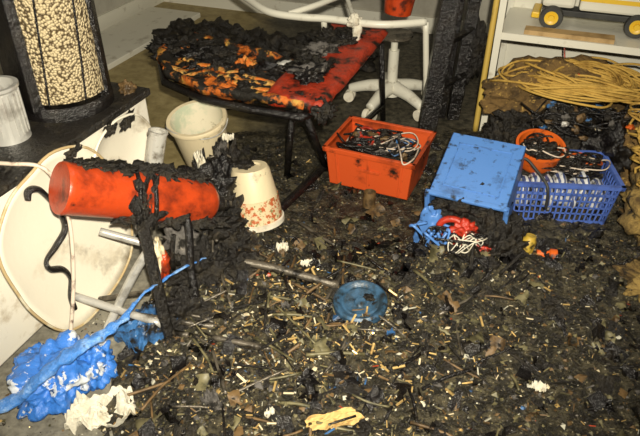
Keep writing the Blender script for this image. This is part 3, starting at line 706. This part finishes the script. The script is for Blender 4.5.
lathe('red_tub',[(0,0),(.07,0),(.08,.10),(.085,.10),(.085,.11),(.07,.11),(.065,.01),(0,.01)],frame((.40,3.26,.61),(.1,0,1)),M['redmetal'])

# ------------------------------------------------------------ burnt bench
g=group('burnt_bench')
q=[Vector((-.25,2.51,.50)),Vector((.02,2.39,.50)),Vector((.36,3.26,.52)),Vector((.06,3.45,.52))]
n1,n2=12,40; V=[];F=[]
for j in range(n2+1):
    for i in range(n1+1):
        u=i/n1;v=j/n2; p=q[0].lerp(q[1],u).lerp(q[3].lerp(q[2],u),v)
        edge=min(u,1-u)*n1; p=p+Vector((0,0,(.0 if edge>0.9 else -.02)+.014*noise.noise(p*14))); V.append(p)
for j in range(n2):
    for i in range(n1): a=j*(n1+1)+i; F.append((a,a+1,a+n1+2,a+n1+1))
o=obj('vinyl_pad',V,F,M['bench'],g,smooth=True); md=o.modifiers.new('s','SOLIDIFY'); md.thickness=.05; md.offset=-1
poly=[(-.81,3.08),(-.64,3.28),(-.30,3.06),(.0,2.86),(.04,2.56),(-.08,2.42),(-.30,2.50),(-.53,2.61),(-.73,2.79)]
c0=Vector((sum(p[0] for p in poly)/9,sum(p[1] for p in poly)/9))
V=[];F=[];nr=16; per=[]
for i in range(len(poly)):
    a_=Vector(poly[i]);b_=Vector(poly[(i+1)%len(poly)])
    for k in range(8): per.append(a_.lerp(b_,k/8))
ns=len(per); V.append((c0.x,c0.y,.44))
for r_ in range(1,nr+1):
    for k in range(ns):
        p=c0.lerp(per[k],r_/nr*(1+.06*noise.noise(Vector((k*.5,0,0))))); z=.43+.03*noise.fractal(Vector((p.x*9,p.y*9,0)),.8,2,4)+(.03 if r_>nr-2 else 0)
        V.append((p.x,p.y,z))
for k in range(ns): F.append((0,1+k,1+(k+1)%ns))
for r_ in range(nr-1):
    for k in range(ns):
        a_=1+r_*ns+k;b_=1+r_*ns+(k+1)%ns;F.append((a_,a_+ns,b_+ns,b_))
o=obj('charred_tray',V,F,M['foam'],g,smooth=True); md=o.modifiers.new('s','SOLIDIFY'); md.thickness=.035; md.offset=-1
V,F=tube_vf([Vector((p.x,p.y,.425)) for p in per]+[Vector((per[0].x,per[0].y,.425))],.02,8,False); obj('tray_rim',V,F,M['charshiny'],g,smooth=True)
random.seed(31)
for i in range(36):
    u=rnd(0,1); p=Vector(poly[0]).lerp(Vector(poly[5]),u)*0.5+Vector(poly[1]).lerp(Vector(poly[4]),u)*0.5
    p+=Vector((rnd(-.08,.08),rnd(-.10,.14)))
    lump('slag_%d'%i,(p.x,p.y,.46),(rnd(.03,.09),rnd(.03,.06),rnd(.015,.04)),[M['foamorange'],M['char'],M['charshiny'],M['char'],M['charshiny'],M['char']][i%6],g,.8,5,4,i+270)
for i,(u0,u1,oy) in enumerate([(.0,.5,.04),(.3,.85,.06),(.5,1.0,.03),(.55,.95,.12),(.1,.5,.14)]):
    e0=Vector((-.73,2.83));e1=Vector((-.06,2.47))
    P=[]
    for k in range(7):
        u=u0+(u1-u0)*k/6; p=e0.lerp(e1,u); P.append((p.x+rnd(-.015,.015),p.y+oy+rnd(-.015,.015),.475+rnd(-.01,.015)))
    tube('foam_strip_%d'%i,P,[.016+.008*noise.noise(Vector((k*.5,i,0))) for k in range(49)],M['foamorange'],g,flat=.5)
for i in range(14):
    v=rnd(.15,.85);p=q[0].lerp(q[1],rnd(.05,.6)).lerp(q[3].lerp(q[2],rnd(.05,.6)),v)
    lump('ash_%d'%i,(p.x,p.y,.515),(rnd(.04,.09),rnd(.04,.09),rnd(.015,.035)),[M['char'],M['charshiny'],M['char'],M['ash']][i%4],g,.8,5,4,i+300)
lump('silver_scrap',(-.15,2.85,.49),(.05,.03,.02),M['steel'],g,.6,4,3,320)
for nme,a_,b_ in [('leg_1',(-.07,2.50,.42),(.03,2.66,.03)),('leg_2',(-.52,2.70,.42),(-.50,2.78,.03)),('leg_3',(.32,3.2,.47),(.36,3.26,.0)),('leg_4',(-.68,3.12,.42),(-.70,3.16,0)),('leg_5',(.05,3.35,.47),(.04,3.38,0)),('leg_6',(-.12,2.56,.42),(-.16,2.60,.02)),('stretcher_2',(.02,2.64,.10),(.35,3.24,.10))]:
    tube(nme,[a_,b_],.016,M['charshiny'],g,sm=False)
for i,(x,y,z,a,b,c_) in enumerate([(-.75,4.30,.08,.22,.18,.12),(-.55,4.1,.10,.2,.2,.13),(-.45,3.7,.10,.2,.2,.14),(-.2,3.9,.1,.25,.2,.14),(.1,4.1,.1,.25,.2,.15),(-.95,4.5,.06,.2,.15,.1)]): lump('clinker_d%d'%i,(x,y,z),(a,b,c_),M['char'],FD,.6,4,5,i+330)
room_box('white_door_panel',-3.22,-2.75,3.0,4.45,.0,.04,M['whitemetal'],None,.006)

# ------------------------------------------------------------ lights
fl_=bpy.data.lights.new('camera_flash','SPOT'); fl_.energy=500; fl_.color=(1,.92,.75); fl_.shadow_soft_size=.025; fl_.spot_size=math.radians(84); fl_.spot_blend=.75
fo=bpy.data.objects.new('camera_flash',fl_); fo.location=(.06,-.02,1.73); fo.rotation_euler=(math.radians(60),0,math.radians(3)); scene.collection.objects.link(fo)
l=bpy.data.lights.new('fill_light','AREA'); l.size=.9; l.energy=9; l.color=(1,.92,.78)  # added fill lamp below the ceiling, evens out the flash falloff
o=bpy.data.objects.new('fill_light',l); o.location=R(-.6,2.4,2.45); o.rotation_euler=(0,0,YAW); scene.collection.objects.link(o)
w_=bpy.data.worlds.new('world'); scene.world=w_; w_.use_nodes=True
w_.node_tree.nodes['Background'].inputs[0].default_value=(.9,.9,1,1); w_.node_tree.nodes['Background'].inputs[1].default_value=.05
# ------------------------------------------------------------ camera
cam=bpy.data.cameras.new('camera'); cam.sensor_width=36; cam.lens=36*628/640; cam.clip_start=.02
co=bpy.data.objects.new('camera',cam); co.location=(0,0,1.6); co.rotation_euler=(math.radians(55),0,0); scene.collection.objects.link(co)
scene.camera=co
try: scene.view_settings.view_transform='Standard'
except Exception: pass

# ------------------------------------------------------------ recentre origins
for o in list(scene.objects):
    if o.type=='MESH' and o.name!='floor' and not o.name.startswith('debris_bed'):
        vs=o.data.vertices
        c=Vector((0,0,0))
        for v in vs: c+=v.co
        c/=max(1,len(vs)); o.data.transform(Matrix.Translation(-c)); o.location=c
for e in list(scene.objects):
    if e.type=='EMPTY' and e.children and e.name!='floor_debris':
        c=sum((k.location for k in e.children),Vector((0,0,0)))/len(e.children)
        for k in e.children: k.location-=c
        e.location=c
